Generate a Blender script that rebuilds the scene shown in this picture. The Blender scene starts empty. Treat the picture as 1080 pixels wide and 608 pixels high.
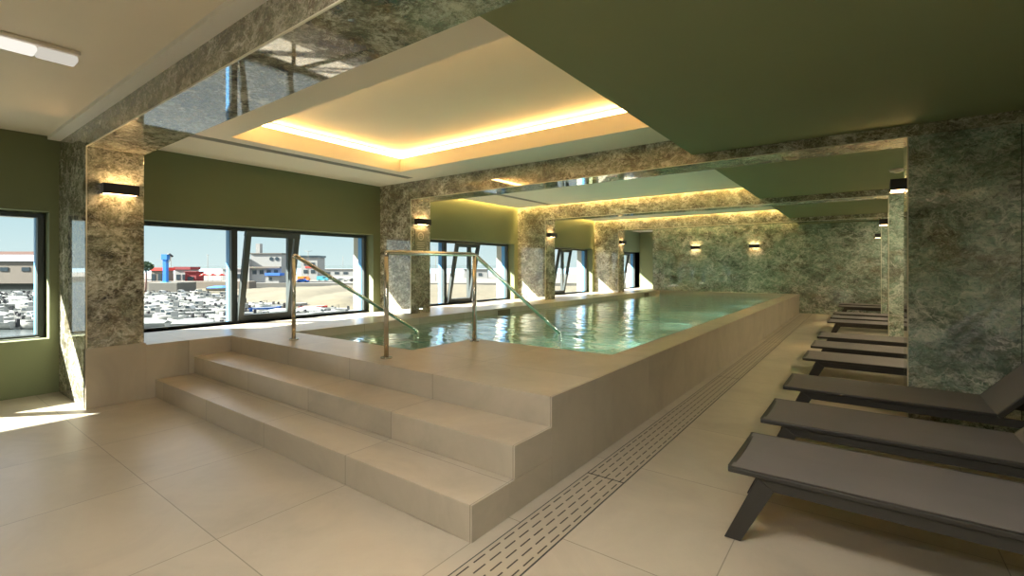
import bpy, math, random
from mathutils import Vector, Euler
random.seed(7)
C = bpy.context.scene.collection
PI = math.pi

# ---------------------------------------------------------------- helpers
class MB:
    """collects shapes; build() links them as ONE mesh object"""
    def __init__(s): s.v = []; s.f = []; s.m = []; s.sm = []
    def add(s, vs, fs, m=0, smooth=False):
        b = len(s.v); s.v += [tuple(v) for v in vs]
        for f in fs: s.f.append([b + i for i in f]); s.m.append(m); s.sm.append(smooth)
        return s
    def box(s, x0, x1, y0, y1, z0, z1, m=0):
        return s.add([(x0,y0,z0),(x1,y0,z0),(x1,y1,z0),(x0,y1,z0),(x0,y0,z1),(x1,y0,z1),(x1,y1,z1),(x0,y1,z1)],
                     [(3,2,1,0),(4,5,6,7),(0,1,5,4),(1,2,6,5),(2,3,7,6),(3,0,4,7)], m)
    def prism(s, poly, axis, a, b, m=0):
        """poly: 2d outline (anticlockwise) in the two other axes; extruded from a to b along axis"""
        def P(p, t):
            return {'x': (t, p[0], p[1]), 'y': (p[0], t, p[1]), 'z': (p[0], p[1], t)}[axis]
        n = len(poly)
        vs = [P(p, a) for p in poly] + [P(p, b) for p in poly]
        fs = [tuple(range(n))[::-1], tuple(range(n, 2*n))] + [(i, (i+1) % n, n + (i+1) % n, n + i) for i in range(n)]
        if axis == 'y': fs = [tuple(reversed(f)) for f in fs]
        return s.add(vs, fs, m)
    def tube(s, pts, r, n=12, m=0, caps=True):
        pts = [Vector(p) for p in pts]; rings = []
        for i, p in enumerate(pts):
            d1 = (pts[i] - pts[i-1]).normalized() if i else (pts[1] - pts[0]).normalized()
            d2 = (pts[i+1] - pts[i]).normalized() if i < len(pts)-1 else d1
            t = (d1 + d2).normalized(); k = 1 / max(.4, t.dot(d1))
            u = t.orthogonal().normalized() if not rings else (u - t * u.dot(t)).normalized()
            w = t.cross(u)
            bis = (d2 - d1)
            rings.append([p + (u*math.cos(2*PI*j/n) + w*math.sin(2*PI*j/n)) * r for j in range(n)])
        vs = [q for R in rings for q in R]; fs = []
        for i in range(len(rings)-1):
            for j in range(n):
                fs.append((i*n+j, i*n+(j+1) % n, (i+1)*n+(j+1) % n, (i+1)*n+j))
        s.add(vs, fs, m, True)
        if caps:
            s.add(rings[0], [tuple(range(n))[::-1]], m); s.add(rings[-1], [tuple(range(n))], m)
        return s
    def cyl(s, c, r, z0, z1, n=24, m=0, r2=None):
        r2 = r if r2 is None else r2
        a = [(c[0]+r*math.cos(2*PI*j/n), c[1]+r*math.sin(2*PI*j/n), z0) for j in range(n)]
        b = [(c[0]+r2*math.cos(2*PI*j/n), c[1]+r2*math.sin(2*PI*j/n), z1) for j in range(n)]
        s.add(a+b, [(j, (j+1) % n, n+(j+1) % n, n+j) for j in range(n)], m, True)
        s.add(a, [tuple(range(n))[::-1]], m); s.add(b, [tuple(range(n))], m); return s
    def loft(s, rings, m=0, smooth=False, close=True, caps=True):
        n = len(rings[0]); vs = [q for R in rings for q in R]; fs = []
        for i in range(len(rings)-1):
            for j in range(n if close else n-1):
                fs.append((i*n+j, i*n+(j+1) % n, (i+1)*n+(j+1) % n, (i+1)*n+j))
        s.add(vs, fs, m, smooth)
        if caps: s.add(rings[0], [tuple(range(n))[::-1]], m); s.add(rings[-1], [tuple(range(n))], m)
        return s
    def cells(s, axis, us, ws, filled, t0, t1, m=0):
        """grid of cells in the two axes across `axis`; filled(u, w) says which are solid; only outer faces are made"""
        us = sorted(us); ws = sorted(ws); nu, nw = len(us)-1, len(ws)-1
        F = [[filled((us[i]+us[i+1])/2, (ws[j]+ws[j+1])/2) for j in range(nw)] for i in range(nu)]
        def P(u, w, t): return {'x': (t,u,w), 'y': (u,t,w), 'z': (u,w,t)}[axis]
        g = lambda i, j: 0 <= i < nu and 0 <= j < nw and F[i][j]
        for i in range(nu):
            for j in range(nw):
                if not F[i][j]: continue
                a, b, c, d = us[i], us[i+1], ws[j], ws[j+1]
                s.add([P(a,c,t1),P(b,c,t1),P(b,d,t1),P(a,d,t1)], [(0,1,2,3)], m)
                s.add([P(a,c,t0),P(b,c,t0),P(b,d,t0),P(a,d,t0)], [(3,2,1,0)], m)
                if not g(i-1,j): s.add([P(a,c,t0),P(a,d,t0),P(a,d,t1),P(a,c,t1)], [(0,1,2,3)], m)
                if not g(i+1,j): s.add([P(b,c,t0),P(b,d,t0),P(b,d,t1),P(b,c,t1)], [(3,2,1,0)], m)
                if not g(i,j-1): s.add([P(a,c,t0),P(b,c,t0),P(b,c,t1),P(a,c,t1)], [(0,1,2,3)], m)
                if not g(i,j+1): s.add([P(a,d,t0),P(b,d,t0),P(b,d,t1),P(a,d,t1)], [(3,2,1,0)], m)
        return s
    def build(s, name, mats, parent=None, bevel=0, recalc=True, loc=None):
        me = bpy.data.meshes.new(name)
        me.from_pydata(s.v, [], s.f)
        mats = mats if isinstance(mats, (list, tuple)) else [mats]
        for mt in mats: me.materials.append(mt)
        for p, mi, sm in zip(me.polygons, s.m, s.sm): p.material_index = mi; p.use_smooth = sm
        if recalc:
            import bmesh
            bm = bmesh.new(); bm.from_mesh(me)
            bmesh.ops.remove_doubles(bm, verts=bm.verts, dist=1e-5)
            bmesh.ops.recalc_face_normals(bm, faces=bm.faces); bm.to_mesh(me); bm.free()
        me.update()
        o = bpy.data.objects.new(name, me); C.objects.link(o)
        if parent is not None: o.parent = parent
        if loc: o.location = loc
        if bevel:
            b = o.modifiers.new('bevel', 'BEVEL'); b.width = bevel; b.segments = 2; b.limit_method = 'ANGLE'; b.angle_limit = .6
        return o

def empty(name, loc=(0,0,0), rz=0):
    o = bpy.data.objects.new(name, None); C.objects.link(o); o.location = loc; o.rotation_euler = (0,0,rz); o.empty_display_size = .1
    return o
def tag(o, label, cat, group=None, kind=None):
    o['label'] = label; o['category'] = cat
    if group: o['group'] = group
    if kind: o['kind'] = kind
    return o
def struct(o): o['kind'] = 'structure'; return o
def kids(o): return [c for c in bpy.data.objects if c.parent == o]
def copy_tree(o, parent=None):
    c = o.copy(); C.objects.link(c)
    if parent is not None: c.parent = parent
    for ch in kids(o): copy_tree(ch, c)
    return c

# ---------------------------------------------------------------- materials
def srgb(r, g, b):
    f = lambda c: (c/255/12.92) if c/255 <= .04045 else ((c/255+.055)/1.055)**2.4
    return (f(r), f(g), f(b), 1)
class NT:
    def __init__(s, name):
        s.mat = bpy.data.materials.new(name); s.mat.use_nodes = True
        s.n = s.mat.node_tree.nodes; s.l = s.mat.node_tree.links; s.n.clear()
        s.out = s.n.new('ShaderNodeOutputMaterial')
    def node(s, typ, **kw):
        nd = s.n.new('ShaderNode' + typ)
        for k, v in kw.items():
            if k.startswith('_'): setattr(nd, k[1:], v)
            else:
                key = int(k[1:]) if k[0] == 'i' and k[1:].isdigit() else k.replace('__', ' ')
                s.put(nd.inputs[key], v)
        return nd
    def put(s, sock, v):
        if isinstance(v, bpy.types.NodeSocket): s.l.new(v, sock)
        else: sock.default_value = v
    def math(s, op, a, b=0.0, c=0.0):
        nd = s.n.new('ShaderNodeMath'); nd.operation = op
        for i, v in enumerate((a, b, c)): s.put(nd.inputs[i], v)
        return nd.outputs[0]
    def mix(s, fac, a, b, blend='MIX'):
        nd = s.n.new('ShaderNodeMix'); nd.data_type = 'RGBA'; nd.blend_type = blend
        s.put(nd.inputs[0], fac); s.put(nd.inputs[6], a); s.put(nd.inputs[7], b); return nd.outputs[2]
    def ramp(s, fac, stops):
        nd = s.n.new('ShaderNodeValToRGB'); s.put(nd.inputs[0], fac); e = nd.color_ramp.elements
        while len(e) > 1: e.remove(e[-1])
        e[0].position = stops[0][0]; e[0].color = stops[0][1]
        for p, c in stops[1:]:
            q = e.new(p); q.color = c
        return nd.outputs[0]
    def vmath(s, op, a, b):
        nd = s.n.new('ShaderNodeVectorMath'); nd.operation = op; s.put(nd.inputs[0], a); s.put(nd.inputs[1], b); return nd.outputs[0]
    def noise(s, vec, scale, detail=4, rough=.55, dist=0):
        nd = s.n.new('ShaderNodeTexNoise'); s.put(nd.inputs['Vector'], vec); nd.inputs['Scale'].default_value = scale
        nd.inputs['Detail'].default_value = detail; nd.inputs['Roughness'].default_value = rough; nd.inputs['Distortion'].default_value = dist
        return nd
    def coord(s): return s.n.new('ShaderNodeTexCoord').outputs['Object']
    def principled(s, **kw):
        nd = s.n.new('ShaderNodeBsdfPrincipled')
        for k, v in kw.items(): s.put(nd.inputs[k.replace('__', ' ')], v)
        s.l.new(nd.outputs[0], s.out.inputs[0]); return nd
    def bump(s, h, strength, dist=.01):
        nd = s.n.new('ShaderNodeBump'); s.put(nd.inputs['Height'], h); nd.inputs['Strength'].default_value = strength
        nd.inputs['Distance'].default_value = dist; return nd.outputs[0]
G = lambda v: (v, v, v, 1)

def plain(name, col, rough=.5, metal=0, var=.0, scale=3, ior=1.45, coat=0):
    t = NT(name)
    c = col
    if var:
        n = t.noise(t.coord(), scale, 5)
        c = t.mix(n.outputs[0], tuple(x*(1-var) for x in col[:3])+(1,), tuple(min(1, x*(1+var)) for x in col[:3])+(1,))
    t.principled(Base__Color=c, Roughness=rough, Metallic=metal, IOR=ior, Coat__Weight=coat)
    return t.mat
def emit(name, col, strength):
    t = NT(name); e = t.node('Emission', Color=col, Strength=strength); t.l.new(e.outputs[0], t.out.inputs[0]); return t.mat

def marble(name, dark, mid, light, tint, vein, brown):
    t = NT(name); co = t.coord()
    wv = t.vmath('SUBTRACT', t.noise(co, 2.2, 8, .65).outputs['Color'], (.5,.5,.5))
    v = t.vmath('ADD', co, t.vmath('MULTIPLY', wv, (.32,.32,.32)))
    mp = t.node('Mapping'); t.put(mp.inputs['Vector'], v); mp.inputs['Rotation'].default_value = (.5,.6,.4); mp.inputs['Scale'].default_value = (1,1,1.7)
    s = mp.outputs[0]
    n1 = t.noise(s, 4.2, 15, .78).outputs[0]
    c = t.ramp(n1, [(.37, dark), (.45, mid), (.53, tint), (.62, light)])
    g1 = t.ramp(t.noise(v, .9, 6, .65).outputs[0], [(.44, G(0)), (.58, G(1))])
    c = t.mix(t.math('MULTIPLY', g1, .45), c, tint)
    g2 = t.ramp(t.noise(s, 1.3, 9, .7).outputs[0], [(.50, G(0)), (.62, G(1))])
    c = t.mix(t.math('MULTIPLY', g2, .6), c, brown)
    f1 = t.noise(s, 19, 12, .8).outputs[0]                            # dark specks and pale crystals
    c = t.mix(t.math('MULTIPLY', t.ramp(f1, [(.40, G(1)), (.46, G(0))]), .8), c, dark)
    c = t.mix(t.math('MULTIPLY', t.ramp(f1, [(.54, G(0)), (.59, G(1))]), .75), c, light)
    f2 = t.noise(s, 46, 6, .75).outputs[0]
    c = t.mix(t.math('MULTIPLY', t.ramp(f2, [(.40, G(1)), (.46, G(0))]), .35), c, dark)
    c = t.mix(t.math('MULTIPLY', t.ramp(f2, [(.55, G(0)), (.60, G(1))]), .35), c, vein)
    g3 = t.ramp(t.noise(s, 1.9, 10, .68).outputs[0], [(.38, G(1)), (.50, G(0))])
    c = t.mix(t.math('MULTIPLY', g3, .6), c, dark)
    for sc, wd, am, nm in ((1.8, .016, .9, 2.0), (4.2, .026, .85, 1.7), (9, .045, .7, 2.6), (20, .08, .5, 3.5)):
        vo = t.node('TexVoronoi', _feature='DISTANCE_TO_EDGE', _voronoi_dimensions='3D')
        nv = t.vmath('SUBTRACT', t.noise(s, sc*2.2, 5, .6).outputs['Color'], (.5,.5,.5))
        t.put(vo.inputs['Vector'], t.vmath('ADD', s, t.vmath('MULTIPLY', nv, (1.0/sc,)*3))); vo.inputs['Scale'].default_value = sc
        edge = t.ramp(vo.outputs[0], [(0, G(1)), (wd, G(.45)), (wd*3, G(0))])
        gate = t.ramp(t.noise(v, nm, 8, .7).outputs[0], [(.51, G(0)), (.61, G(1))])
        c = t.mix(t.math('MULTIPLY', t.math('MULTIPLY', edge, gate), am), c, vein)
    t.principled(Base__Color=c, Roughness=.03, IOR=2.1)
    return t.mat

def tile(name, col, px=-1.548, py=1.01, sp=1.03, rough=.34):
    t = NT(name); co = t.coord(); sx = t.node('SeparateXYZ'); t.l.new(co, sx.inputs[0])
    nsx = t.node('SeparateXYZ'); t.l.new(t.n.new('ShaderNodeNewGeometry').outputs['Normal'], nsx.inputs[0])
    def line(c, ph):
        u = t.math('DIVIDE', t.math('SUBTRACT', c, ph), sp)
        d = t.math('ABSOLUTE', t.math('SUBTRACT', u, t.math('ROUND', u)))
        return t.math('LESS_THAN', d, .0024), t.math('FLOOR', u)
    lx, fx = line(sx.outputs[0], px); ly, fy = line(sx.outputs[1], py)
    # a joint runs only on faces that it crosses
    lx = t.math('MULTIPLY', lx, t.math('LESS_THAN', t.math('ABSOLUTE', nsx.outputs[0]), .5))
    ly = t.math('MULTIPLY', ly, t.math('LESS_THAN', t.math('ABSOLUTE', nsx.outputs[1]), .5))
    # the long pool wall is clad without upright joints
    ly = t.math('MULTIPLY', ly, t.math('MAXIMUM', t.math('LESS_THAN', t.math('ABSOLUTE', nsx.outputs[0]), .5), t.math('LESS_THAN', sx.outputs[0], -4.0)))
    j = t.math('MAXIMUM', lx, ly)
    cb = t.node('CombineXYZ'); t.put(cb.inputs[0], fx); t.put(cb.inputs[1], fy)
    wn = t.node('TexWhiteNoise', _noise_dimensions='2D'); t.l.new(cb.outputs[0], wn.inputs['Vector'])
    n1 = t.noise(t.vmath('ADD', co, t.vmath('MULTIPLY', cb.outputs[0], (3.7, 5.1, 2))), 1.3, 8, .62, .8).outputs[0]
    n2 = t.noise(co, 9, 6, .7, .5).outputs[0]
    dk = tuple(x*.80 for x in col[:3])+(1,); lt = tuple(min(1, x*1.13) for x in col[:3])+(1,)
    c = t.ramp(n1, [(.3, dk), (.5, col), (.7, lt)])
    c = t.mix(t.math('MULTIPLY', n2, .30), c, dk)
    c = t.mix(t.math('MULTIPLY', wn.outputs[0], .14), c, lt)
    c = t.mix(t.math('MULTIPLY', j, .75), c, tuple(x*.35 for x in col[:3])+(1,))
    r = t.math('ADD', t.math('MULTIPLY', n2, .15), rough-.07)
    t.principled(Base__Color=c, Roughness=r, Normal=t.bump(j, .3, -.002))
    return t.mat

M = {}
M['marble'] = marble('brown green marble', srgb(46,42,32), srgb(116,110,88), srgb(206,202,182), srgb(132,136,114), srgb(240,238,224), srgb(104,84,60))
M['marble_teal'] = marble('teal green marble', srgb(46,54,46), srgb(134,146,126), srgb(216,220,202), srgb(136,166,147), srgb(246,247,238), srgb(128,106,80))
M['tile'] = tile('beige stone tile', srgb(180,170,152))
M['green_wall'] = plain('olive green paint', srgb(114,121,88), .75, var=.04, scale=2)
M['green_ceiling'] = plain('olive green ceiling paint', srgb(130,138,100), .8, var=.03, scale=2)
M['white_paint'] = plain('warm white ceiling paint', srgb(232,224,206), .85, var=.02)
M['white'] = plain('white paint', srgb(235,233,226), .7)
M['outer_render'] = plain('weathered outer render', srgb(176,172,162), .9)
M['dark_frame'] = plain('anthracite window frame', srgb(58,64,64), .4, ior=1.4)
M['blue_film'] = plain('blue frame edge', srgb(84,142,196), .4)
M['black_lamp'] = plain('black lamp housing', srgb(36,34,38), .45)
M['steel'] = plain('brushed stainless steel', srgb(205,202,194), .2, 1, var=.05, scale=30)
M['sling'] = None
M['lounger_metal'] = plain('charcoal powder coat', srgb(50,48,44), .42)
M['led'] = emit('warm led strip', (1, .60, .22, 1), 25)
M['led_small'] = emit('warm led strip dim', (1, .64, .22, 1), 66)
M['lamp_glow'] = emit('warm lamp glow', (1, .60, .28, 1), 15)
M['cover_lift'] = emit('added cover glow', (1, .93, .8, 1), .38)
M['fixture_glow'] = emit('luminaire glow', (1, .95, .85, 1), .6)
M['fill_panel_glow'] = emit('fill panel glow', (1, .93, .84, 1), 20)
M['fill_pool_light'] = emit('underwater fill lamp', (.95, 1, .93, 1), 110)
M['spot_glow'] = emit('downlight glow', (1, .80, .54, 1), 260)
M['plastic'] = plain('white plastic', srgb(225,215,200), .4)
M['grey_slot'] = plain('grey slot diffuser', srgb(140,136,126), .6)
M['pool_tile'] = plain('pale green pool mosaic', srgb(168,200,182), .3, var=.06, scale=6)
M['wall_grey_flap'] = plain('brown skimmer flap', srgb(110,94,70), .6)
M['sign'] = plain('grey green sign plate', srgb(128,126,104), .5)
M['sign_print'] = plain('pale sign print', srgb(196,190,165), .6)

def sling():
    t = NT('dark grey sling mesh'); co = t.coord()
    wv = t.node('TexWave', Scale=60.0); t.l.new(co, wv.inputs['Vector'])
    n = t.noise(co, 3, 3).outputs[0]
    c = t.mix(n, srgb(106,102,102), srgb(122,117,116))
    t.principled(Base__Color=c, Roughness=.55, Normal=t.bump(t.noise(co, 420, 1).outputs[0], .25, .002)); return t.mat
M['sling'] = sling()
def glass():
    t = NT('clear window glass'); fr = t.node('Fresnel', IOR=1.25)
    tr = t.node('BsdfTransparent', Color=(.97,.99,.985,1)); gl = t.node('BsdfGlossy', Roughness=.0, Color=G(1))
    ge = t.n.new('ShaderNodeNewGeometry')     # the inner side of each pane face adds no second reflection
    fac = t.math('MULTIPLY', fr.outputs[0], t.math('SUBTRACT', 1.0, ge.outputs['Backfacing']))
    mx = t.node('MixShader'); t.l.new(fac, mx.inputs[0]); t.l.new(tr.outputs[0], mx.inputs[1]); t.l.new(gl.outputs[0], mx.inputs[2])
    t.l.new(mx.outputs[0], t.out.inputs[0]); return t.mat
M['glass'] = glass()
def water():
    t = NT('pool water'); co = t.coord()
    mp = t.node('Mapping'); t.l.new(co, mp.inputs[0]); mp.inputs['Scale'].default_value = (1.0, 1.9, 1); mp.inputs['Rotation'].default_value = (0,0,.35)
    h = t.math('ADD', t.noise(mp.outputs[0], 2.2, 3, .5, .4).outputs[0], t.math('MULTIPLY', t.noise(mp.outputs[0], 8, 2, .5).outputs[0], .22))
    nb = t.bump(h, .35, .06)
    fr = t.node('Fresnel', IOR=1.33); t.l.new(nb, fr.inputs['Normal'])
    tr = t.node('BsdfTransparent', Color=(.74,.91,.83,1)); df = t.node('BsdfDiffuse', Color=srgb(150,206,186))
    tl = t.node('BsdfTranslucent', Color=srgb(150,214,190)); ad = t.node('MixShader'); ad.inputs[0].default_value = .4
    t.l.new(df.outputs[0], ad.inputs[1]); t.l.new(tl.outputs[0], ad.inputs[2]); df = ad
    m0 = t.node('MixShader'); m0.inputs[0].default_value = .6; t.l.new(tr.outputs[0], m0.inputs[1]); t.l.new(df.outputs[0], m0.inputs[2])
    gl = t.node('BsdfGlossy', Roughness=.02, Color=G(1)); t.l.new(nb, gl.inputs['Normal'])
    mx = t.node('MixShader'); t.l.new(t.math('MULTIPLY', fr.outputs[0], 1.25), mx.inputs[0]); t.l.new(m0.outputs[0], mx.inputs[1]); t.l.new(gl.outputs[0], mx.inputs[2])
    t.l.new(mx.outputs[0], t.out.inputs[0]); return t.mat
M['water'] = water()
def grate():
    t = NT('slotted drain tile'); co = t.coord(); sx = t.node('SeparateXYZ'); t.l.new(co, sx.inputs[0])
    rows, pitch = .049, .115
    u = t.math('DIVIDE', t.math('ADD', sx.outputs[0], 1.4525), rows); fu = t.math('FLOOR', u)
    cx = t.math('ABSOLUTE', t.math('SUBTRACT', t.math('SUBTRACT', u, fu), .5))
    v = t.math('ADD', t.math('DIVIDE', sx.outputs[1], pitch), t.math('MULTIPLY', fu, .5))
    cv = t.math('ABSOLUTE', t.math('SUBTRACT', t.math('SUBTRACT', v, t.math('FLOOR', v)), .5))
    slot = t.math('MULTIPLY', t.math('LESS_THAN', cx, .085), t.math('LESS_THAN', cv, .36))
    n = t.noise(co, 4, 6).outputs[0]
    c = t.mix(n, srgb(166,156,138), srgb(180,170,151))
    c = t.mix(slot, c, srgb(40,32,24))
    t.principled(Base__Color=c, Roughness=.4, Normal=t.bump(slot, .5, -.004)); return t.mat
M['grate'] = grate()

# ---------------------------------------------------------------- measures of the room (metres; camera stands over the origin)
XW, XL, XP, XQ = -7.2, -7.0, -5.93, -6.18      # window plane, wall face, first pillar face, later pillar faces
XR, XD, XE = -1.537, .305, 1.75                # pool wall face, right pillar faces, right wall
ZD, ZW, ZC, ZG, ZB = .555, .45, 2.80, 2.60, 2.50
YB = [1.20, 5.43, 9.65, 13.87]; BW = .45       # beam fronts and beam width
YF, YA = 16.2, 17.7                            # far wall, end of the window bay beside it
YK = -4.0
PX0, PX1, PXN = -5.63, -1.84, -3.48            # pool left, right, notch edge
PY0, PY1, PYE = 3.07, 3.98, 16.05              # pool front in the notch, front beside it, far end
in_pool = lambda x, y: PX0 < x < PX1 and (PY0 if x < PXN else PY1) < y < PYE

# ---------------------------------------------------------------- setting
struct(MB().cells('z', [-7.3, PX0, PXN, PX1, XE+.1], [YK, PY0, PY1, PYE, YA+.1], lambda x, y: not in_pool(x, y), -.15, 0).build('floor', M['tile']))
# raised deck round the pool
def deck(x, y):
    if in_pool(x, y): return False
    if x > XR: return False
    return y > 2.475 or x < -5.905
struct(MB().cells('z', [-7.28, -5.905, PX0, PXN, PX1, XR], [1.66, 2.475, PY0, PY1, PYE, YF-.002, YA], lambda x, y: deck(x, y) and not (x > PX0-.2 and y > YF-.01), 0.0005, ZD).build('pool_deck_floor', M['tile'], bevel=.003))
struct(MB().box(-5.98, -5.905, 1.19, 1.659, .0005, ZD+.02).box(-6.99, -5.98, 1.21, 1.655, .0005, ZD).build('pool_deck_wall', M['tile']))
struct(MB().box(-5.9045, XR, 1.737, 2.4745, .0005, .185).build('trim_1', M['tile'], bevel=.004))
struct(MB().box(-5.9045, XR, 2.09, 2.4745, .1855, .37).build('trim_2', M['tile'], bevel=.004))
# pool basin and the steps down into it
b = MB()
b.box(PX0, PX1, PY0, PYE, -.86, -.80)
b.box(PX0-.05, PX0, PY0, PYE, -.8, ZD-.12); b.box(PX1, PX1+.05, PY1, PYE, -.8, ZD-.12)
b.box(PX0, PXN, PY0-.05, PY0, -.8, ZD-.12); b.box(PXN, PX1, PY1-.05, PY1, -.8, ZD-.12)
b.box(PXN, PXN+.05, PY0, PY1, -.8, ZD-.12); b.box(PX0, PX1, PYE, PYE+.05, -.8, ZD-.12)
struct(b.build('pool_basin_wall', M['pool_tile']))
b = MB()
for k in range(4): b.box(PX0, PXN, PY0+.3*k, PY0+.3*(k+1), -.8, .28-.18*k)
struct(b.build('trim_3', M['pool_tile']))
w = MB(); xs = [PX0, PXN, PX1]; ys = [PY0, PY1, PYE]
w.add([(PX0,PY0,ZW),(PXN,PY0,ZW),(PXN,PY1,ZW),(PX0,PY1,ZW)], [(0,1,2,3)])
w.add([(PX0,PY1,ZW),(PXN,PY1,ZW),(PX1,PY1,ZW),(PX1,PYE,ZW),(PX0,PYE,ZW)], [(0,1,2,3,4)])
tag(w.build('pool_water', M['water'], recalc=False), 'calm turquoise water filling the long raised pool', 'water', kind='stuff')

# left wall: green, with one long opening in each bay
OPEN = [(-1.7, 1.115, .585, 1.945), (1.72, 5.285, ZD, 1.925), (5.95, 9.505, ZD, 1.925), (10.17, 13.725, ZD, 1.925), (14.39, YA, ZD, 1.925)]
def lw(y, z): return not any(a < y < b and c < z < d for a, b, c, d in OPEN)
us = sorted({YK, YA+.1} | {v for o in OPEN for v in o[:2]}); wsz = sorted({-.1, 3.2} | {v for o in OPEN for v in o[2:]})
struct(MB().cells('x', us, wsz, lw, XW-.06, XL).build('wall_left', M['green_wall']))
# outer skin of the thick wall: white reveals
OUT = [(a+.03, b-.03, .40, d-.02) for k, (a, b, c, d) in enumerate(OPEN)]
us = sorted({YK, YA+.6} | {v for o in OUT for v in o[:2]}); wsz = sorted({-.3, 3.4} | {v for o in OUT for v in o[2:]})
struct(MB().cells('x', us, wsz, lambda y, z: not any(a < y < b and c < z < d for a, b, c, d in OUT), -7.54, XW-.061).box(-7.95, -7.541, YK, YA+.6, 1.93, 2.08).build('wall_left_outer', M['outer_render']))
struct(MB().box(XL, XE, YK-.1, YK, 0, 3.2).build('wall_back', M['green_wall']))
struct(MB().box(XE, XE+.1, YK, YA, 0, 3.2).build('wall_right', M['marble_teal']))
struct(MB().box(XP, XE, YF, YF+.12, 0, 3.0).build('wall_far', M['marble_teal']))
struct(MB().box(XW-.06, XP+.1, YA, YA+.1, ZD, 3.0).build('wall_end', M['green_wall']))

# beams and pillars
for i, y in enumerate(YB):
    struct(MB().box(XL, XE, y, y+BW, ZB, 3.2).build('beam', M['marble']))
    if i == 0: struct(MB().box(XL, XP, y, y+BW, ZD+.001, ZB).build('pillar', M['marble'], bevel=.006))
    else: struct(MB().box(XL, XQ, y, y+BW, ZD, ZB).build('pillar', M['marble'], bevel=.006))
    if i: struct(MB().box(XD, XE, y, y+.55, 0, ZB).build('pillar', M['marble_teal'], bevel=.004))
struct(MB().box(XL, XP-.0, 1.19, 1.2, 0, ZB).build('trim_4', M['marble']))

# pale mitred edges of the stone cladding
M['edge'] = plain('pale polished stone edge', srgb(214,212,190), .3)
def edge(p, q):
    (x0,y0_,z0),(x1,y1_,z1) = p, q; h = .0045
    struct(MB().box(min(x0,x1)-h, max(x0,x1)+h, min(y0_,y1_)-h, max(y0_,y1_)+h, min(z0,z1)-h, max(z0,z1)+h).build('trim_6', M['edge']))
for i, y in enumerate(YB):
    edge((XP if i == 0 else XQ, y, ZB), (XE-.01 if i == 0 else XD, y, ZB))
    edge((XP if i == 0 else XQ, y, ZD+.03), (XP if i == 0 else XQ, y, ZB-.01))
    if i: edge((XD, y, .01), (XD, y, ZB-.01))
struct(MB().box(.997, 1.003, YB[1]-.002, YB[1]+.01, .01, ZB-.01).build('trim_7', M['dark_frame']))
# ceilings
struct(MB().box(XL, XE, YK, YB[0], 2.75, 3.2).build('ceiling', M['white_paint']))
struct(MB().box(XL, XE, 1.10, YB[0], 2.715, 2.75).build('trim_5', M['white']))
TX0, TX1, TY0, TY1 = -5.67, -1.72, 2.37, 4.77
y0, y1 = YB[0]+BW, YB[1]
c = MB().cells('z', [XL, TX0, TX1, XR], [y0, TY0, TY1, y1], lambda x, y: not (TX0 < x < TX1 and TY0 < y < TY1), ZC, 3.0)
struct(c.build('ceiling_bay', M['white_paint']))
g = .13
c = MB().cells('z', [TX0-g-.02, TX0-g, TX1, TX1+.02], [TY0-g-.02, TY0-g, TY1+g, TY1+g+.02], lambda x, y: not (TX0-g < x < TX1 and TY0-g < y < TY1+g), 3.0005, 3.12)
c.box(TX0-g-.02, TX1+.02, TY0-g-.02, TY1+g+.02, 3.12, 3.2)
struct(c.build('ceiling_tray', M['white_paint']))
def green(y0, y1): struct(MB().box(XR, XE, y0, y1, ZG, 3.2).build('ceiling_green', M['green_ceiling']))
green(y0, y1)
for i in (1, 2, 3):
    a = YB[i]+BW; b_ = YB[i+1] if i < 3 else YF
    green(a, b_)
    x0 = XL if i < 3 else XP
    g2 = .075
    struct(MB().box(XL+g2, XR, a, b_-g2, 2.82, 2.88).box(XL, XR, a, b_, 2.96, 3.2).build('ceiling_bay', M['white_paint']))
struct(MB().box(XL, XP, YF+.001, YA, 2.70, 3.2).build('ceiling_bay', M['white_paint']))

# ---------------------------------------------------------------- windows
def window(n, ya, yb, z0, z1, mull, sash):
    """ya..yb outer frame along the wall; mull: centres of the mullions; sash: index of the tilted panel"""
    fw = .05; fb = .022; x0, x1 = XW-.05, XW+.02
    f = MB()
    f.box(x0, x1, ya, yb, z0, z0+fb).box(x0, x1, ya, yb, z1-.04, z1).box(x0, x1, ya, ya+fw, z0+fb, z1-.04).box(x0, x1, yb-fw, yb, z0+fb, z1-.04)
    for m_ in mull: f.box(x0, x1, m_-.04, m_+.04, z0+fb, z1-.04)
    root = struct(f.build('window_%d' % n, M['dark_frame'], bevel=.003))
    e = [ya+fw] + [v for m_ in mull for v in (m_-.04, m_+.04)] + [yb-fw]
    for k in range(len(e)//2):
        a, b = e[2*k], e[2*k+1]
        if k == sash: continue
        MB().box(XW-.016, XW-.01, a, b, z0+fb, z1-.04).build('pane', M['glass'], root)
        MB().box(XW-.15, XW-.0505, b-.004, b+.02, z0+.0, z1-.03).build('frame_edge', M['blue_film'], root)
    if sash is not None:
        a, b = e[2*sash]-.02, e[2*sash+1]+.02; h = z1-z0-.06; sw = .075
        s = MB()
        s.box(-.03, .03, 0, b-a, 0, sw).box(-.03, .03, 0, b-a, h-sw, h).box(-.03, .03, 0, sw, sw, h-sw).box(-.03, .03, b-a-sw, b-a, sw, h-sw)
        so = s.build('sash', M['dark_frame'], root, bevel=.004); so.location = (XW+.055, a, z0+.035); so.rotation_euler = (0, math.radians(11.5), 0)
        MB().box(-.004, .004, sw, b-a-sw, sw, h-sw).build('pane', M['glass'], so)
        MB().box(.03, .05, b-a-sw*.7, b-a-sw*.3, h*.42, h*.55).build('handle', M['black_lamp'], so)
    return root
window(1, -1.68, 1.10, .595, 1.93, [-.3], None)
window(2, 1.74, 5.27, .56, 1.91, [3.05, 3.87], 1)
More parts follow.
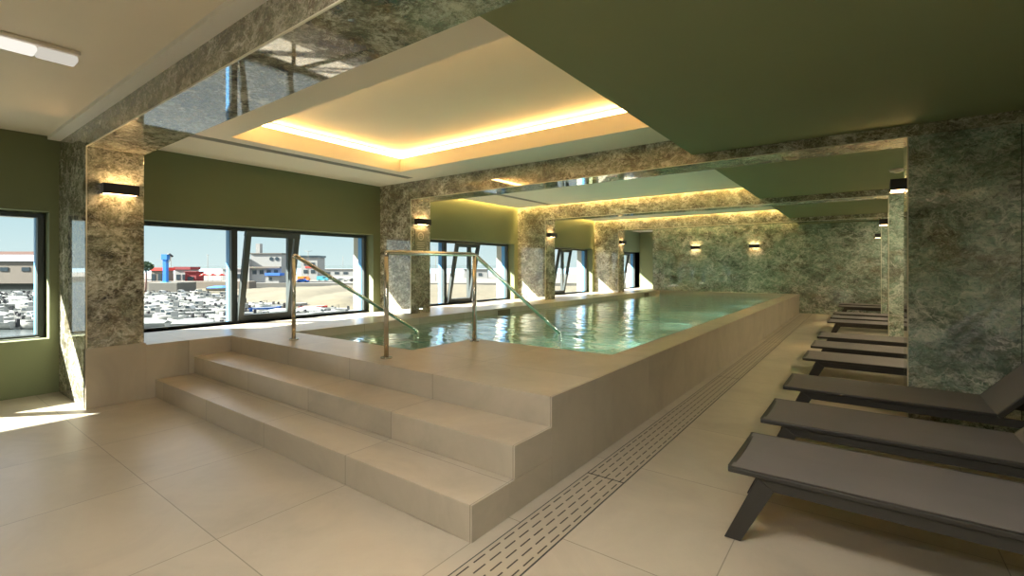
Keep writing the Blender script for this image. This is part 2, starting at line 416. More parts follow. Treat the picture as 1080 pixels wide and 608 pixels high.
window(3, 5.97, 9.49, .56, 1.91, [7.27, 8.06], 1)
window(4, 10.19, 13.71, .56, 1.91, [11.45, 12.2], 1)
window(5, 14.41, YA-.003, .56, 1.91, [15.7, 16.45], 1)

# ---------------------------------------------------------------- cove lights
def led(pts, name, label, group, mat, w=.035):
    o = MB()
    for a in pts: o.box(*a)
    return tag(o.build(name, mat), label, 'led strip', group)
zt = 3.045
led([(TX0-g, TX0-g+.006, TY0-g, TY1+g, zt, zt+.045)], 'led_strip', 'glowing warm led strip on the window side of the recessed ceiling tray', 'cove lights', M['led'])
led([(TX0-g+.007, TX1, TY1+g-.006, TY1+g, zt, zt+.045)], 'led_strip', 'long glowing led strip on the far side of the recessed ceiling tray', 'cove lights', M['led'])
led([(TX0-g+.007, TX1, TY0-g, TY0-g+.006, zt, zt+.045)], 'led_strip', 'led strip hidden on the near side of the ceiling tray', 'cove lights', M['led'])
nm = ['second', 'third', 'fourth']
for i in (1, 2, 3):
    a = YB[i]+BW; b_ = YB[i+1] if i < 3 else YF
    led([(XL+.075 if i < 3 else XP, XR-.02, b_-.06, b_-.015, 2.95, 2.959)], 'led_strip',
        ['yellow led line along the top of the third marble beam', 'yellow led line along the top of the last marble beam', 'yellow led line along the top of the far marble wall'][i-1], 'cove lights', M['led_small'])
    led([(XL+.015, XL+.06, a+.02, b_-.08, 2.95, 2.959)], 'led_strip', 'yellow led line above the green wall of the %s window bay' % nm[i-1], 'cove lights', M['led_small'])

# ---------------------------------------------------------------- wall lamps
def wall_lamp(loc, rz, label):
    """box lamp shining up and down; local +x points away from the wall, width along y"""
    t = empty('wall_lamp', loc, rz); W = .14; D = .115; H = .05
    b = MB().box(0, D, -W, W, -H, -H+.004).box(0, D, -W, W, H-.004, H)
    b = MB(); b.box(D-.006, D, -W, W, -H, H).box(0, .006, -W, W, -H, H).box(.006, D-.006, -W, -W+.006, -H, H).box(.006, D-.006, W-.006, W, -H, H)
    b.box(.006, D-.006, -W+.006, W-.006, -.02, .02)
    b.build('lamp_housing', M['black_lamp'], t)
    MB().box(.008, D-.008, -W+.008, W-.008, -.044, -.036).build('diffuser', M['lamp_glow'], t)
    MB().box(.008, D-.008, -W+.008, W-.008, .036, .044).build('diffuser', M['lamp_glow'], t)
    return tag(t, label, 'wall lamp', 'black wall lamps')
wall_lamp((XP, 1.44, 2.11), 0, 'black box wall lamp on the wide marble pillar beside the steps')
for y, s in zip(YB[1:], ('on the marble pillar above the small pool sign', 'on the second slim pillar along the pool', 'on the last slim pillar along the window side')):
    wall_lamp((XQ, y+.225, 2.13), 0, 'black box wall lamp ' + s)
for y, s in zip(YB[1:], ('on the large teal marble pillar beside the third lounger', 'on the middle pillar of the lounger side', 'on the last pillar of the lounger side')):
    wall_lamp((XD, y+.30, 2.11 if y < 6 else 2.09), PI, 'black box wall lamp ' + s)
wall_lamp((-4.475, YF, 2.0), -PI/2, 'black wall lamp on the far marble wall, nearer the windows')
wall_lamp((-2.72, YF, 2.0), -PI/2, 'black wall lamp on the far marble wall, nearer the loungers')

# ---------------------------------------------------------------- handrails
def bend(p, q, r, a, n=6):
    """points of a rounded corner at q between p and a"""
    p, q, a = Vector(p), Vector(q), Vector(a)
    s = q + (p-q).normalized()*r; e = q + (a-q).normalized()*r
    return [tuple((1-t)**2*s + 2*t*(1-t)*q + t*t*e) for t in [k/n for k in range(n+1)]]
def post(parent, x, y, top):
    p = MB().tube([(x, y, ZD+.008), (x, y, top)], .021, 16).build('post', M['steel'], parent)
    MB().cyl((x, y), .05, ZD+.0005, ZD+.012, 24).build('base_flange', M['steel'], p)
r = .022
t = empty('handrail', (0,0,0)); xr = -3.35
end = (xr, 5.62, .43)
pts = [(xr, 2.67, 1.475)] ; pts = [(xr, 2.665, 1.45)] + bend((xr,2.665,1.45), (xr,2.665,1.478), .02, (xr,3.83,1.486)) + bend((xr,2.665,1.478), (xr,3.83,1.486), .05, end) + bend((xr,3.83,1.486), end, .04, (xr,5.62,.2)) + [(xr,5.62,-.8)]
MB().tube(pts, r, 16).build('rail', M['steel'], t); post(t, xr, 2.665, 1.46); post(t, xr, 3.83, 1.47)
tag(t, 'stainless steel handrail with two posts, level then sloping into the pool', 'handrail', 'pool handrails')
t = empty('handrail', (0,0,0)); xr = -5.02; end = (xr, 4.53, .46)
pts = [(xr, 2.74, 1.45)] + bend((xr,2.74,1.3), (xr,2.74,1.486), .03, end) + bend((xr,2.74,1.486), end, .04, (xr,4.53,.2)) + [(xr,4.53,-.8)]
MB().tube(pts, r, 16).build('rail', M['steel'], t); post(t, xr, 2.74, 1.46)
tag(t, 'stainless steel handrail with one post sloping straight into the pool', 'handrail', 'pool handrails')

# ---------------------------------------------------------------- loungers
def make_lounger():
    """foot end at local x=0, width along y from 0 to .62, head towards +x"""
    root = empty('sun_lounger'); W = .62; H = .36; hx = 1.26; L = 1.93
    lm = M['lounger_metal']
    fr = MB()
    for y in (.012, W-.042): fr.prism([(.20, H-.078), (1.75, H-.078), (1.82, H-.026), (.13, H-.026)], 'y', y, y+.03)
    fr.box(.22, .26, .042, W-.042, H-.070, H-.040).box(1.69, 1.73, .042, W-.042, H-.070, H-.040)
    fr.build('frame', lm, root, bevel=.003)
    for y in (.012, W-.042):
        MB().prism([(-.02, 0), (.055, 0), (.20, H-.078), (.13, H-.026)], 'y', y, y+.03).build('leg', lm, root, bevel=.003)
        MB().prism([(1.895, 0), (1.97, 0), (1.82, H-.026), (1.75, H-.078)], 'y', y, y+.03).build('leg', lm, root, bevel=.003)
    sr = MB(); sr.box(0, hx, 0, .024, H-.025, H).box(0, hx, W-.024, W, H-.025, H).box(0, .026, .024, W-.024, H-.025, H).box(hx-.02, hx, .024, W-.024, H-.025, H-.006)
    sr.build('seat_frame', lm, root, bevel=.004)
    st = MB(); n = 12
    st.loft([[(x, .02, H+.001), (x, W*.5, H-.004), (x, W-.02, H+.001), (x, W-.02, H-.004), (x, W*.5, H-.009), (x, .02, H-.004)] for x in (.012, .4, .8, hx-.004)])
    st.build('seat_sling', M['sling'], root)
    bk = empty('backrest', (hx+.01, 0, H-.02)); bk.parent = root; bk.rotation_euler = (0, math.radians(-50), 0)
    BL = .72
    b = MB(); b.box(0, BL, 0, .024, -.014, .019).box(0, BL, W-.024, W, -.014, .019).box(BL-.026, BL, .024, W-.024, -.014, .019).box(0, .02, .024, W-.024, -.014, .012)
    b.build('back_frame', lm, bk, bevel=.004)
    MB().box(.004, BL-.012, .02, W-.02, .012, .02).build('back_sling', M['sling'], bk)
    ex, ez = hx+.01+.45*math.cos(math.radians(50)), H-.03+.45*math.sin(math.radians(50))
    for y in (.06, W-.085): MB().prism([(ex-.012, ez-.03), (ex+.012, ez-.02), (1.765, H-.06), (1.74, H-.06)], 'y', y, y+.022).build('support_strut', lm, root)
    return root
LY = [2.525, 3.44, 4.50, 6.02, 7.0, 8.02, 10.3, 11.2, 12.2, 14.5, 15.4]
LL = ['dark grey sling lounger with a see-through shadow patch, nearest the camera', 'dark grey sling lounger, second in the row from the front', 'dark grey lounger with raised back in front of the big teal marble pillar',
      'dark grey lounger just behind the big teal marble pillar', 'dark grey lounger in the middle of the second bay', 'dark grey lounger at the end of the second bay, before the middle pillar',
      'dark lounger just behind the middle pillar', 'dark lounger in the middle of the third bay', 'dark lounger at the end of the third bay', 'dark lounger just behind the last pillar', 'dark lounger closest to the far marble wall']
LL[0] = 'dark grey sling lounger at the front of the row, its slanted leg in full view'
proto = make_lounger()
for i, (y, lb) in enumerate(zip(LY, LL)):
    o = proto if i == 0 else copy_tree(proto)
    o.location = (-.545, y, .001); tag(o, lb, 'lounger', 'sun loungers in a row along the pool')

# ---------------------------------------------------------------- small fittings
for i, (a, b_) in enumerate(((-.62, 2.78), (2.785, 6.2), (6.205, 9.6), (9.605, 13.0), (13.005, 16.15))):
    t = MB().box(-1.452, -1.208, a, b_, .0003, .004).build('drain_grate', M['grate'])
    t2 = MB().box(-1.458, -1.452, a, b_, .0003, .0045).box(-1.208, -1.203, a, b_, .0003, .0045).box(-1.452, -1.208, a, a+.006, .0003, .0045).build('grate_edge', M['dark_frame'], t)
    tag(t, ['slotted floor drain section running past the pool steps', 'slotted floor drain section beside the front of the pool wall', 'slotted floor drain section opposite the second bay of loungers',
            'slotted floor drain section opposite the third bay of loungers', 'slotted floor drain section ending at the far marble wall'][i], 'floor drain', 'drain sections along the pool wall')
t = empty('ceiling_light', (-4.155, .30, 2.75))
MB().box(-.075, .075, -.5, .5, -.03, -.0005).build('light_housing', M['plastic'], t, bevel=.008)
MB().box(-.06, .06, -.49, .30, -.075, -.03).build('diffuser', M['fixture_glow'], t, bevel=.015)
MB().box(-.06, .06, .302, .49, -.075, -.03).build('battery_cover', M['cover_lift'], t, bevel=.012)  # faint glow added to the cover to offset its own shade
tag(t, 'slim white ceiling luminaire on the beige ceiling before the first beam', 'ceiling light')
t = MB().cyl((0,0), .075, -.025, 0, 32, 0, .085).build('smoke_detector', M['plastic']); t.location = (.335, 7.81, ZG)
MB().cyl((0,0), .035, -.04, -.0255, 24).build('sensor_cap', M['plastic'], t)
tag(t, 'round white detector on the green ceiling by the big pillar lamp', 'smoke detector')
def slot(y0_, y1_, z, label):
    o = MB()
    for k in range(3): o.box(-6.0+.05*k, -5.965+.05*k, y0_, y1_, z-.004, z-.0005)
    f = o.build('ceiling_vent', M['grey_slot'])
    tag(f, label, 'air vent', 'linear air vents')
slot(1.75, 5.2, ZC, 'long grey slot air vent beside the recessed ceiling tray')
slot(6.0, 9.45, 2.82, 'long grey slot air vent in the ceiling of the second bay')
def skimmer(y, label):
    t = empty('pool_skimmer', (PX0, y, ZD-.075))
    f = MB().box(.0005, .012, -.22, .22, .045, .06).box(.0005, .012, -.22, .22, -.06, -.045).box(.0005, .012, -.22, -.205, -.045, .045).box(.0005, .012, .205, .22, -.045, .045)
    f.build('skimmer_frame', M['tile'], t); MB().box(.0005, .004, -.205, .205, -.045, .045).build('skimmer_flap', M['wall_grey_flap'], t)
    tag(t, label, 'pool skimmer', 'skimmers in the pool edge')
skimmer(7.3, 'beige skimmer frame in the pool edge below the second window bay')
skimmer(14.8, 'beige skimmer frame in the pool edge near the far wall')
for k, y in enumerate((5.2, 7.4, 9.6, 11.8, 14.0)):  # added lamps on the pool wall's hidden side, lifting water and ceilings
    t = empty('fill_pool_light', (PX1, y, .02)); t.rotation_euler = (0, -PI/2, 0)
    MB().cyl((0,0), .16, .0005, .03, 28, 0, .14).build('lamp_ring', M['steel'], t); MB().cyl((0,0), .125, .0301, .036, 28).build('lamp_lens', M['fill_pool_light'], t)
    tag(t, 'round underwater fill lamp added unseen on the inner face of the pool wall', 'added pool light', 'added underwater lamps of the pool')
for k, y in enumerate((6.9, 8.7, 11.3, 12.9, 15.3)):  # added downlights behind the pillars, out of view, to fill the far bays
    t = empty('fill_downlight', (1.0, y, ZG))
    MB().cyl((0,0), .10, -.012, -.0005, 28).build('trim_ring', M['plastic'], t); MB().cyl((0,0), .08, -.016, -.0121, 28).build('fill_downlight_lens', M['spot_glow'], t)
    tag(t, 'small round downlight added unseen in the green ceiling above the lounger heads', 'fill_downlight', 'added fill lamps above the loungers')
# sign on the second pillar
t = empty('pool_sign', (XQ, 5.645, 1.80))
MB().box(.0005, .012, -.13, .13, -.2, .19).build('sign_plate', M['sign'], t, bevel=.003)
e = MB(); n = 28
for k in range(n):
    a0, a1 = 2*PI*k/n, 2*PI*(k+1)/n
    e.add([(.0125, .07*math.cos(a0), .085+.07*math.sin(a0)), (.0125, .07*math.cos(a1), .085+.07*math.sin(a1)), (.0125, .052*math.cos(a1), .085+.052*math.sin(a1)), (.0125, .052*math.cos(a0), .085+.052*math.sin(a0))], [(0,1,2,3)])
for k in range(4):
    a0 = PI/4 + k*PI/2; c_, s_ = .024*math.cos(a0), .024*math.sin(a0)
    e.add([(.0125, c_-.012, .085+s_), (.0125, c_, .085+s_-.012), (.0125, c_+.012, .085+s_), (.0125, c_, .085+s_+.012)], [(0,1,2,3)])
e.build('emblem', M['sign_print'], t, recalc=False)
e = MB()
for k, wd in enumerate((.08, .095, .075, .09, .06)): e.box(.0121, .0128, -wd, wd, -.035-.034*k, -.022-.034*k)
e.build('sign_lines', M['sign_print'], t)
tag(t, 'small grey sign with round emblem below the lamp on the second marble pillar', 'sign')

# added light panels over the front part, out of view, as fill
for i, (x, y) in enumerate(((-.66, .55), (-.66, -1.6))):
    t = empty('fill_panel', (x, y, 2.75))
    MB().box(-.62, .62, -.32, .32, -.02, -.0005).build('panel_frame', M['white'], t)
    MB().box(-.6, .6, -.3, .3, -.026, -.02).build('panel_diffuser', M['fill_panel_glow'], t)
    tag(t, 'square fill panel added out of view on the beige ceiling before the first beam', 'ceiling light', 'added fill panels')

#EXTERIOR
# ---------------------------------------------------------------- the harbour outside the windows
HA = math.atan(372/500)                      # the quay runs along the direction HA; a = metres along it, d = metres out from the building
def H(a, d, z=0): return (a*math.cos(HA) - d*math.sin(HA), a*math.sin(HA) + d*math.cos(HA), z)
ZS, ZQ = -7.0, -4.7                          # marina level, quay level
M['sand'] = plain('pale sand', srgb(80,74,58), .95, var=.5, scale=.5)
M['concrete'] = plain('worn concrete', srgb(92,90,84), .9, var=.12, scale=.4)
M['harbour'] = plain('murky marina water', srgb(60,66,66), .25, var=.2, scale=.2)
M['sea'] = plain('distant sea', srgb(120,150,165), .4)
M['hull'] = plain('white boat hull', srgb(146,146,142), .45)
M['hull_grey'] = plain('grey boat inside', srgb(120,124,122), .7)
M['dark'] = plain('dark rubber', srgb(40,40,44), .6)
M['tarp'] = plain('bright blue tarpaulin', srgb(40,96,178), .7)
M['red'] = plain('red paint', srgb(190,52,42), .6)
M['dark_red'] = plain('dark red cladding', srgb(120,36,40), .7)
M['crane_blue'] = plain('blue crane paint', srgb(30,110,190), .5)
M['bldg_white'] = plain('white render', srgb(136,136,134), .9)
M['roof_brown'] = plain('brown sheet roof', srgb(116,86,76), .8)
M['roof_blue'] = plain('grey blue sheet roof', srgb(122,146,166), .6)
M['wall_grey'] = plain('grey brown warehouse wall', srgb(108,100,90), .9, var=.1, scale=.3)
M['win_dark'] = plain('dark window glass', srgb(50,60,66), .2)
M['leaf'] = plain('dark green leaves', srgb(58,76,44), .9, var=.3, scale=2)
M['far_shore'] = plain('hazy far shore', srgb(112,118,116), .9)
M['orange'] = plain('orange paint', srgb(214,120,40), .5)
M['cyan'] = plain('teal paint', srgb(70,150,165), .5)
def quad(name, pts, z, mat):
    o = MB().add([H(a, d, z) for a, d in pts], [tuple(range(len(pts)))]).build(name, mat); return struct(o)
quad('sea', [(-3000, 430), (3000, 430), (5000, 5200), (-5000, 5200)], -6.2, M['sea'])
quad('ground_marina', [(-160, 20), (40, 20), (120, 178), (-320, 178)], ZS, M['harbour'])
g_ = MB()
g_.add([H(a, d, z) for a, d, z in ((-700,180,ZS-1),(700,180,ZS-1),(700,180,ZQ),(-700,180,ZQ),(-700,440,ZQ),(700,440,ZQ),(700,440,-9),(-700,440,-9))], [(0,1,2,3),(3,2,5,4),(4,5,6,7)])
struct(g_.build('ground_quay', M['concrete']))
# sand banks: heaps with a soft profile over (a, d)
def bank(name, a0, a1, d0, d1, top, nz):
    m_ = MB(); na, nd = 26, 12; rr = random.Random(nz); vs = []; fs = []
    for i in range(na+1):
        for j in range(nd+1):
            u, v = i/na, j/nd
            hgt = min(1, 4*u*(1-u)*1.5)**.7 * min(1, v*2.2)
            z = ZS - .15 + (top-ZS) * hgt * (.82+.18*math.sin(u*9+nz)) + rr.uniform(-.08,.08)
            vs.append(H(a0+(a1-a0)*u + 3*math.sin(v*3+nz), d0+(d1-d0)*v, z))
    for i in range(na):
        for j in range(nd): k = i*(nd+1)+j; fs.append((k, k+nd+1, k+nd+2, k+1))
    m_.add(vs, fs, 0, True); return struct(m_.build(name, M['sand']))
bank('ground_sand', -118, -74, 132, 179, -6.1, 1)
bank('ground_sand', -82, -48, 104, 179, -5.2, 2)
bank('ground_sand', -62, 45, 98, 179, -4.9, 5)
bank('ground_sand', -52, -30, 92, 112, -5.2, 8)

def bx(p, name, mat, a0, a1, d0, d1, z0, z1, bevel=0):
    return MB().box(a0, a1, d0, d1, z0, z1).build(name, mat, p)
def site(name, a, d, z, label, cat, group=None, rz=0):
    return tag(empty(name, H(a, d, z), HA + rz), label, cat, group)
# warehouse seen through the front window
t = site('warehouse', -178, 176, ZQ, 'long grey warehouse with a rounded blue sheet roof beyond the marina', 'building')
bx(t, 'wall', M['wall_grey'], -40, 14, 0, 24, 0, 8.6)
r_ = MB(); arc = [(24*k/10, 8.6 + 2.3*math.sin(PI*k/10)) for k in range(11)]
r_.prism([(-.5, 8.3)] + arc[0:1] + arc[1:] + [(24.5, 8.3)], 'x', -40.5, 14.5); r_.build('roof', M['roof_blue'], t)
for k in range(6): bx(t, 'window', M['win_dark'], -36+8*k, -33+8*k, -.12, -.005, 4.5, 6)
t = site('hall', -208, 214, ZQ, 'low brown roofed hall rising behind the blue roofed warehouse', 'building')
bx(t, 'wall', M['roof_brown'], -60, 22, 0, 20, 0, 11.0); bx(t, 'roof', M['roof_brown'], -61, 23, -1, 21, 11.0, 13.1)
for k in range(8): bx(t, 'window', M['win_dark'], -50+9*k, -47+9*k, -.12, -.005, 8.6, 9.8)
# crane on its block
t = tag(MB().box(-4, 5, 0, 9, 0, 3.5).build('quay_block', M['concrete'], bevel=.15), 'rough concrete block under the blue crane', 'concrete block')
t.location = H(-109.5, 148, ZS); t.rotation_euler = (0,0,HA)
t = site('harbour_crane', -109.6, 150, ZS+3.502, 'tall blue harbour crane standing on a concrete block', 'crane')
bx(t, 'column', M['crane_blue'], -.55, .55, -.55, .55, 0, 7.2)
bx(t, 'base_plate', M['cyan'], -1.0, 1.0, -1.0, 1.0, 0, .25)
bx(t, 'crane_head', M['crane_blue'], -.9, .9, -.7, .7, 7.2, 8.9)
MB().tube([(0,0,8.6),(1.3,0,9.0),(2.2,0,8.2)], .3, 8).build('jib', M['dark'], t)
MB().tube([(1.5,0,8.8),(1.4,0,6.9),(.7,0,6.4)], .12, 8).build('hose', M['bldg_white'], t)
# row of quay buildings
def house(name, a, d, w, dp, h, wm, rm, label, cat='building', wins=(), roofh=.5, z=ZQ, over=.4):
    t = site(name, a, d, z, label, cat)
    bx(t, 'wall', wm, -w/2, w/2, 0, dp, 0, h); bx(t, 'roof', rm, -w/2-over, w/2+over, -over, dp+over, h, h+roofh)
    for x, zz, ww, hh in wins: bx(t, 'window', M['win_dark'], x-ww/2, x+ww/2, -.1, -.004, zz, zz+hh)
    return t
house('harbour_shed', -144.5, 193, 4.8, 6, 4.6, M['wall_grey'], M['red'], 'low shed with a pink red roof left of the crane', wins=[(-1.4,.3,1.4,3),(1.2,.3,1.6,3)], roofh=1.3)
house('harbour_shed', -142.5, 205, 6.4, 6, 5.0, M['bldg_white'], M['dark_red'], 'long shed with a dark red roof right behind the crane', wins=[(-1.8,.5,1.6,2.4),(.8,.5,1.6,2.4)], roofh=1.2)
house('harbour_kiosk', -135.6, 200, 4.6, 5, 4.0, M['dark_red'], M['dark_red'], 'dark red kiosk beside the row of red parasols', wins=[(0,.4,2.6,1.6)], roofh=.25)
house('beach_cafe', -124, 216, 16, 6, 5.0, M['bldg_white'], M['bldg_white'], 'flat white cafe behind the red parasols', wins=[(-5,1,2.4,2),(-1,1,2.4,2),(3,1,2.4,2)])
for k, a in enumerate((-130, -126.3, -122.6, -118.9)):
    t = site('parasol', a, 200, ZQ, 'red parasol in the row before the white cafe', 'parasol', 'red parasols on the quay')
    MB().cyl((0,0), .06, 0, 3.0, 8).build('pole', M['bldg_white'], t)
    MB().cyl((0,0), 1.75, 2.5, 3.5, 8, 0, .05).build('canopy', M['red'], t)
t = site('white_building', -97, 186, ZQ, 'tall white harbour building with a tower and round windows', 'building')
bx(t, 'wall', M['bldg_white'], -5.5, 6.5, 0, 12, 0, 11.2); bx(t, 'tower', M['bldg_white'], -4.6, -3.0, 2, 4, 11.2, 15.4); bx(t, 'wing', M['bldg_white'], -8.6, -5.5, -1, 10, 0, 9.2)
bx(t, 'balcony', M['wall_grey'], -5.4, 6.4, -1.1, -.002, 5.6, 6.3); bx(t, 'roof', M['concrete'], -5.8, 6.8, -.3, 12.3, 11.2, 11.6)
for x in (2.6, 4.8):
    o = MB().cyl((0,0), .75, 0, .1, 20).build('round_window', M['win_dark'], t); o.location = (x, -.002, 9.3); o.rotation_euler = (PI/2, 0, 0)
for x in (-4, -1.2, 1.6, 4.4): bx(t, 'window', M['win_dark'], x-.8, x+.8, -.08, -.004, 3.3, 4.9)
for zz in (1.5, 4.2, 6.8): bx(t, 'window', M['win_dark'], -7.6, -6.6, -1.08, -1.004, zz, zz+1.2)
house('beach_kiosk', -92.0, 182.5, 4.6, 2.5, 2.8, M['bldg_white'], M['tarp'], 'white kiosk with a bright blue awning before the tower building', wins=[(-1.0,.9,1.2,1.2)], roofh=1.0, over=.6)
t = house('sign_building', -95, 222, 7.6, 9, 10.6, M['bldg_white'], M['win_dark'], 'white corner building with a dark roof band and a red stripe', wins=[(-1.6,6.8,1.6,1.4),(1.8,6.8,1.6,1.4),(-1.6,3.2,2.0,1.6),(1.8,3.2,2.0,1.6)], roofh=.9)
bx(t, 'red_stripe', M['red'], -1.8, 2.4, -.12, -.004, 5.6, 6.4)
house('flat_roof_building', -118, 322, 22, 10, 4.4, M['bldg_white'], M['wall_grey'], 'long low pale building far behind the parked vans', wins=[(-7,1.2,3,1.6),(-1,1.2,3,1.6),(5,1.2,3,1.6)])
house('beach_house', -20, 262, 13, 8, 4.6, M['bldg_white'], M['concrete'], 'pale low house seen through the second bay of windows', wins=[(-3,1.2,2,1.6),(2.4,1.2,2,1.6)])
def vehicle(a, d, mat, label, van=False):
    t = site('van' if van else 'car', a, d, ZQ, label, 'van' if van else 'car', 'vehicles parked on the quay')
    if van: MB().prism([(-2.4,.35),(2.3,.35),(2.4,1.1),(1.7,2.1),(-2.4,2.1)], 'y', 0, 1.9).build('body', mat, t); bx(t, 'side_window', M['win_dark'], .3, 1.6, -.01, -.002, 1.25, 1.85)
    else:
        MB().prism([(-2.1,.3),(2.1,.3),(2.1,.8),(1.1,.95),(.5,1.45),(-1.2,1.45),(-1.9,.95),(-2.1,.8)], 'y', 0, 1.75).build('body', mat, t); bx(t, 'side_window', M['win_dark'], -1.1, .45, -.01, -.002, .98, 1.36)
    for x in (-1.35, 1.35):
        for y in (-.03, 1.6 if not van else 1.75):
            o = MB().cyl((0,0), .34, 0, .2, 14).build('wheel', M['dark'], t); o.location = (x, y+.2, .34); o.rotation_euler = (PI/2, 0, 0)
vehicle(-89.5, 203, M['orange'], 'orange van parked before the white corner building', True)
vehicle(-82.5, 206, M['cyan'], 'teal van parked right of the orange van', True)
vehicle(-83.0, 187.5, M['tarp'], 'blue car parked nearest the sand')
vehicle(-71.5, 199, M['hull'], 'white car parked right of the teal van')
vehicle(-65.5, 197, M['dark'], 'dark car at the end of the parked row')
vehicle(-159, 189, M['hull'], 'white car parked left of the sheds')
for k, (a, d, hh) in enumerate(((-146,203,10.5),(-133.5,208,11.3),(-126,210,11.0),(-121,303,12),(-108,303,12.5),(-92,214,13.2),(-33,205,12))):
    t = site('light_mast', a, d, ZQ, ['thin light mast', 'thin light mast', 'thin light mast', 'thin light mast', 'thin light mast', 'double armed street lamp beside the white corner building', 'light mast seen through the second bay of windows'][k] + (' rising above the harbour roofs' if k < 5 else ''), 'lamp post', 'light masts round the harbour')
    MB().tube([(0,0,0),(0,0,hh)], .09, 8).build('pole', M['wall_grey'], t)
    aw = 1.8 if k > 4 else .5
    MB().tube([(-aw,0,hh+.2),(0,0,hh-.02),(aw,0,hh+.2)], .07, 6).build('lamp_arm', M['wall_grey'], t)
t = site('tree', -117.5, 152, ZS, 'dark round tree at the edge of the marina', 'tree')
MB().tube([(0,0,0),(.2,0,4),(0,.2,8)], .25, 8).build('trunk', M['roof_brown'], t)
cr = MB(); rr = random.Random(4)
for k in range(420):
    th_, ph_ = rr.uniform(0, 2*PI), math.acos(rr.uniform(-1, 1)); q_ = rr.uniform(.75, 1.05)
    p = Vector((2.1*q_*math.sin(ph_)*math.cos(th_), 2.1*q_*math.sin(ph_)*math.sin(th_), 8.6+1.5*q_*math.cos(ph_)))
    u_ = Vector((rr.uniform(-1,1), rr.uniform(-1,1), rr.uniform(-1,1))).normalized(); v_ = u_.orthogonal().normalized()
    cr.add([p-u_*.35, p+v_*.22, p+u_*.35, p-v_*.22], [(0,1,2,3)])
cr.build('foliage', M['leaf'], t, recalc=False)

# boats: each one an object; copies share their meshes
def hull(m_, L, W, h, mi=0, inner=1):
    n = 9; out = []; inn = []
    for k in range(n):
        u = k/(n-1); x = -L/2 + L*u
        wd = W/2*(1 - max(0, (u-.45)/.55)**2.2) + .02; top = h*(1+.25*u*u)
        out.append([(x, -wd, top), (x, -wd*.72, .18), (x, 0, .0), (x, wd*.72, .18), (x, wd, top)])
        wi = max(.01, wd-.12)
        inn.append([(x, -wi, top), (x, -wi*.8, .4), (x, wi*.8, .4), (x, wi, top)])
    m_.loft(out, mi, True, False, False); m_.loft(inn[:-1], inner, False, False, False)
    for k in range(n-2):
        m_.add([out[k][0], out[k+1][0], inn[k+1][0], inn[k][0]], [(0,1,2,3)], mi); m_.add([out[k][4], out[k+1][4], inn[k+1][3], inn[k][3]], [(3,2,1,0)], mi)
    m_.add(out[0], [(0,1,2,3,4)], mi); m_.add([out[-2][0], out[-1][0], out[-1][4], out[-2][4]], [(0,1,2,3)], mi)
    return m_
BM = [M['hull'], M['hull_grey'], M['dark'], M['win_dark'], M['tarp'], M['red']]
def skiff(col=0):
    m_ = hull(MB(), 5.4, 2.0, .85, col); m_.box(-.6, -.3, -.75, .75, .4, .75, 0).box(.8, 1.1, -.7, .7, .4, .75, 0); m_.box(-2.95, -2.6, -.2, .2, .3, 1.35, 2); return m_
def cabin():
    m_ = hull(MB(), 6.2, 2.3, 1.0); m_.prism([(-.4,.4),(2.0,.5),(1.9,1.15),(.7,1.25),(.35,1.75),(-.4,1.8)], 'y', -.75, .75, 0); m_.prism([(-.3,1.3),(.42,1.3),(.25,1.68),(-.3,1.7)], 'y', -.77, .77, 3); m_.box(-3.3, -3.0, -.2, .2, .3, 1.4, 2); return m_
def console():
    m_ = hull(MB(), 5.6, 2.2, .9); m_.box(-.5, .2, -.35, .35, .4, 1.15, 0).box(-.05, .1, -.33, .33, 1.15, 1.4, 3)
    m_.tube([(-.9, -.7, .8), (-.9, -.6, 1.5), (-.9, .6, 1.5), (-.9, .7, .8)], .04, 6, 2); m_.box(-3.0, -2.7, -.2, .2, .3, 1.35, 2); return m_
def covered(ci):
    m_ = hull(MB(), 5.6, 2.1, .85); m_.loft([[(x, -w, .9), (x, 0, .9+hh), (x, w, .9)] for x, w, hh in ((-2.7,1.0,.25),(-1,1.1,.6),(.8,1.0,.65),(2.2,.5,.35))], ci); return m_
kinds = [skiff, cabin, console, lambda: covered(1)]
proto_b = []
lab = ['small white open boat in the packed marina', 'small white cabin boat in the packed marina', 'small white console boat with a hoop in the packed marina', 'small white boat under a grey cover in the packed marina']
bn = ['skiff', 'cabin_boat', 'console_boat', 'covered_boat']
rr = random.Random(11); row = 0
special = {(3, 4): 'blue', (10, 6): 'blue2', (2, 12): 'red'}
def put(k, a, d, rz):
    if proto_b and k in [q[0] for q in proto_b]:
        o = [q[1] for q in proto_b if q[0] == k][0].copy(); C.objects.link(o)
    else:
        o = kinds[k]().build(bn[k], BM, recalc=False); proto_b.append((k, o))
    o.location = H(a, d, ZS-.05); o.rotation_euler = (0, 0, HA + rz)
    tag(o, lab[k], 'boat', 'boats moored in the marina'); return o
SP = ((4, -46.0, 88.5, .15, 'small boat with a blue hull beside the sand, left of the red one'), (5, -38.0, 91.0, -.1, 'small red hulled boat by the sand at the edge of the marina'), (4, -18.6, 66.5, .1, 'small boat with a blue hull at the marina edge close below the windows'))
d = 64.0
while d < 142:
    a = -1.10*d; a_end = -.30*d if d < 88 else (-.43*d if d < 100 else (-.59*d if d < 130 else -.66*d))
    while a < a_end:
        q = (rr.choice((0, 0, 1, 1, 2, 3)), a + rr.uniform(-.3, .3), d + rr.uniform(-.45, .45), rr.choice((0, PI)) + rr.uniform(-.22, .22))
        if all(abs(q[1]-p[1]) > 7.2 or abs(q[2]-p[2]) > 3.4 for p in SP): put(*q)
        a += 6.9
    d += 3.7; row += 1
struct(MB().box(-22, 22, 0, 5, 0, 3.1).build('ground_ramp', M['wall_grey'])).location = H(-118, 173, ZS); bpy.data.objects['ground_ramp'].rotation_euler = (0, 0, HA)
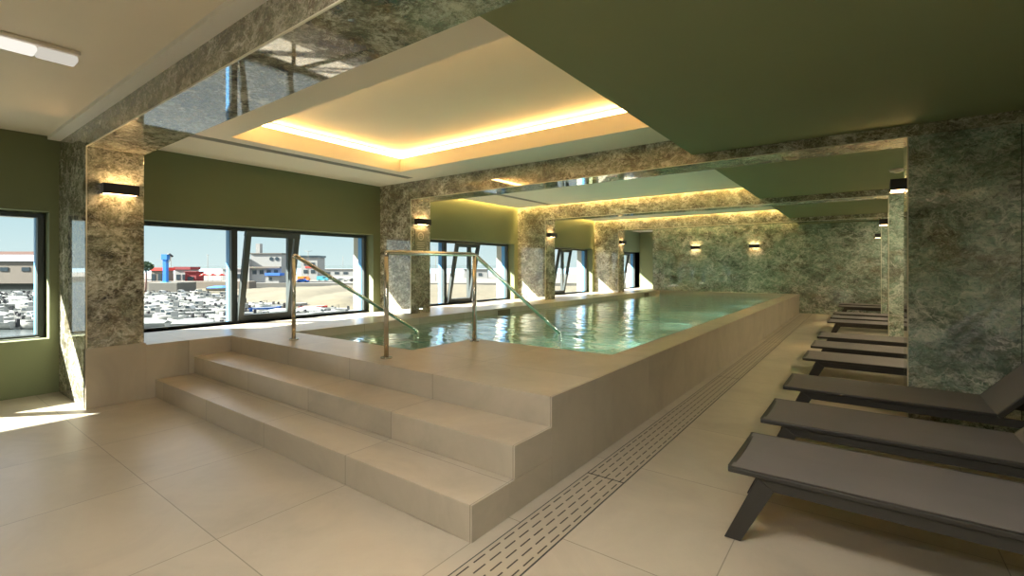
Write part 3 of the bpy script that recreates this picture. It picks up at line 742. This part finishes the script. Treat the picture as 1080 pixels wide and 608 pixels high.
struct(MB().add([H(-2400,2600,-6), H(300,2600,-6), H(300,2600,9), H(-500,2600,14), H(-1400,2600,8), H(-2400,2600,12), H(-2400,3200,-6), H(300,3200,-6), H(300,3200,9), H(-500,3200,14), H(-1400,3200,8), H(-2400,3200,12)], [(0,1,2,3,4,5),(5,4,10,11),(4,3,9,10),(3,2,8,9),(0,5,11,6),(1,7,8,2)]).build('hills', M['far_shore']))
def one(mk, name, a, d, rz, label):
    o = mk.build(name, BM, recalc=False); o.location = H(a, d, ZS-.05); o.rotation_euler = (0,0,HA+rz); return tag(o, label, 'boat')
for k_, a_, d_, rz_, l_ in SP:
    one(skiff(k_), 'skiff', a_, d_, rz_, l_)
o = one(covered(4), 'covered_boat', -92.5, 150, .2, 'boat under a bright blue cover pulled up on the sand'); o.scale = (1.25, 1.2, 1.1); o.location.z = -6.2
#END_EXTERIOR
# ---------------------------------------------------------------- light, sky, camera
w = bpy.data.worlds.new('sky'); bpy.context.scene.world = w; w.use_nodes = True
nt = w.node_tree; bg = nt.nodes['Background']
tc = nt.nodes.new('ShaderNodeTexCoord'); sp = nt.nodes.new('ShaderNodeSeparateXYZ'); nt.links.new(tc.outputs['Generated'], sp.inputs[0])
rp = nt.nodes.new('ShaderNodeValToRGB'); nt.links.new(sp.outputs[2], rp.inputs[0])
e = rp.color_ramp.elements; e[0].position = 0; e[0].color = srgb(205,222,222); e[1].position = .9; e[1].color = (1.2,1.4,1.7,1)
q = e.new(.12); q.color = srgb(172,204,214); q = e.new(.28); q.color = (1.7,1.75,1.8,1)
nt.links.new(rp.outputs[0], bg.inputs[0]); bg.inputs[1].default_value = .74
sd = bpy.data.lights.new('sun', 'SUN'); sd.energy = 27; sd.angle = math.radians(.6); sd.color = (1, .95, .86)
so = bpy.data.objects.new('sun', sd); C.objects.link(so); so.location = (-20, -20, 20)
so.rotation_euler = Vector((1, 1.05, -.85)).to_track_quat('-Z', 'Y').to_euler()
cd = bpy.data.cameras.new('camera'); cd.sensor_width = 36; cd.lens = 500/1080*36; cd.shift_y = -22/1080; cd.clip_end = 6000; cd.clip_start = .05
co = bpy.data.objects.new('camera', cd); C.objects.link(co); co.location = (0, 0, 1.35)
co.rotation_euler = (PI/2, 0, math.atan(372/500))
sc = bpy.context.scene; sc.camera = co
sc.view_settings.view_transform = 'Standard'; sc.view_settings.look = 'None'; sc.view_settings.gamma = 1; sc.view_settings.exposure = .74
sc.view_settings.use_curve_mapping = False
sc.cycles.max_bounces = 10; sc.cycles.diffuse_bounces = 6; sc.cycles.transparent_max_bounces = 16
sc.cycles.use_denoising = True; sc.cycles.sample_clamp_indirect = 8; sc.cycles.caustics_reflective = False; sc.cycles.caustics_refractive = False
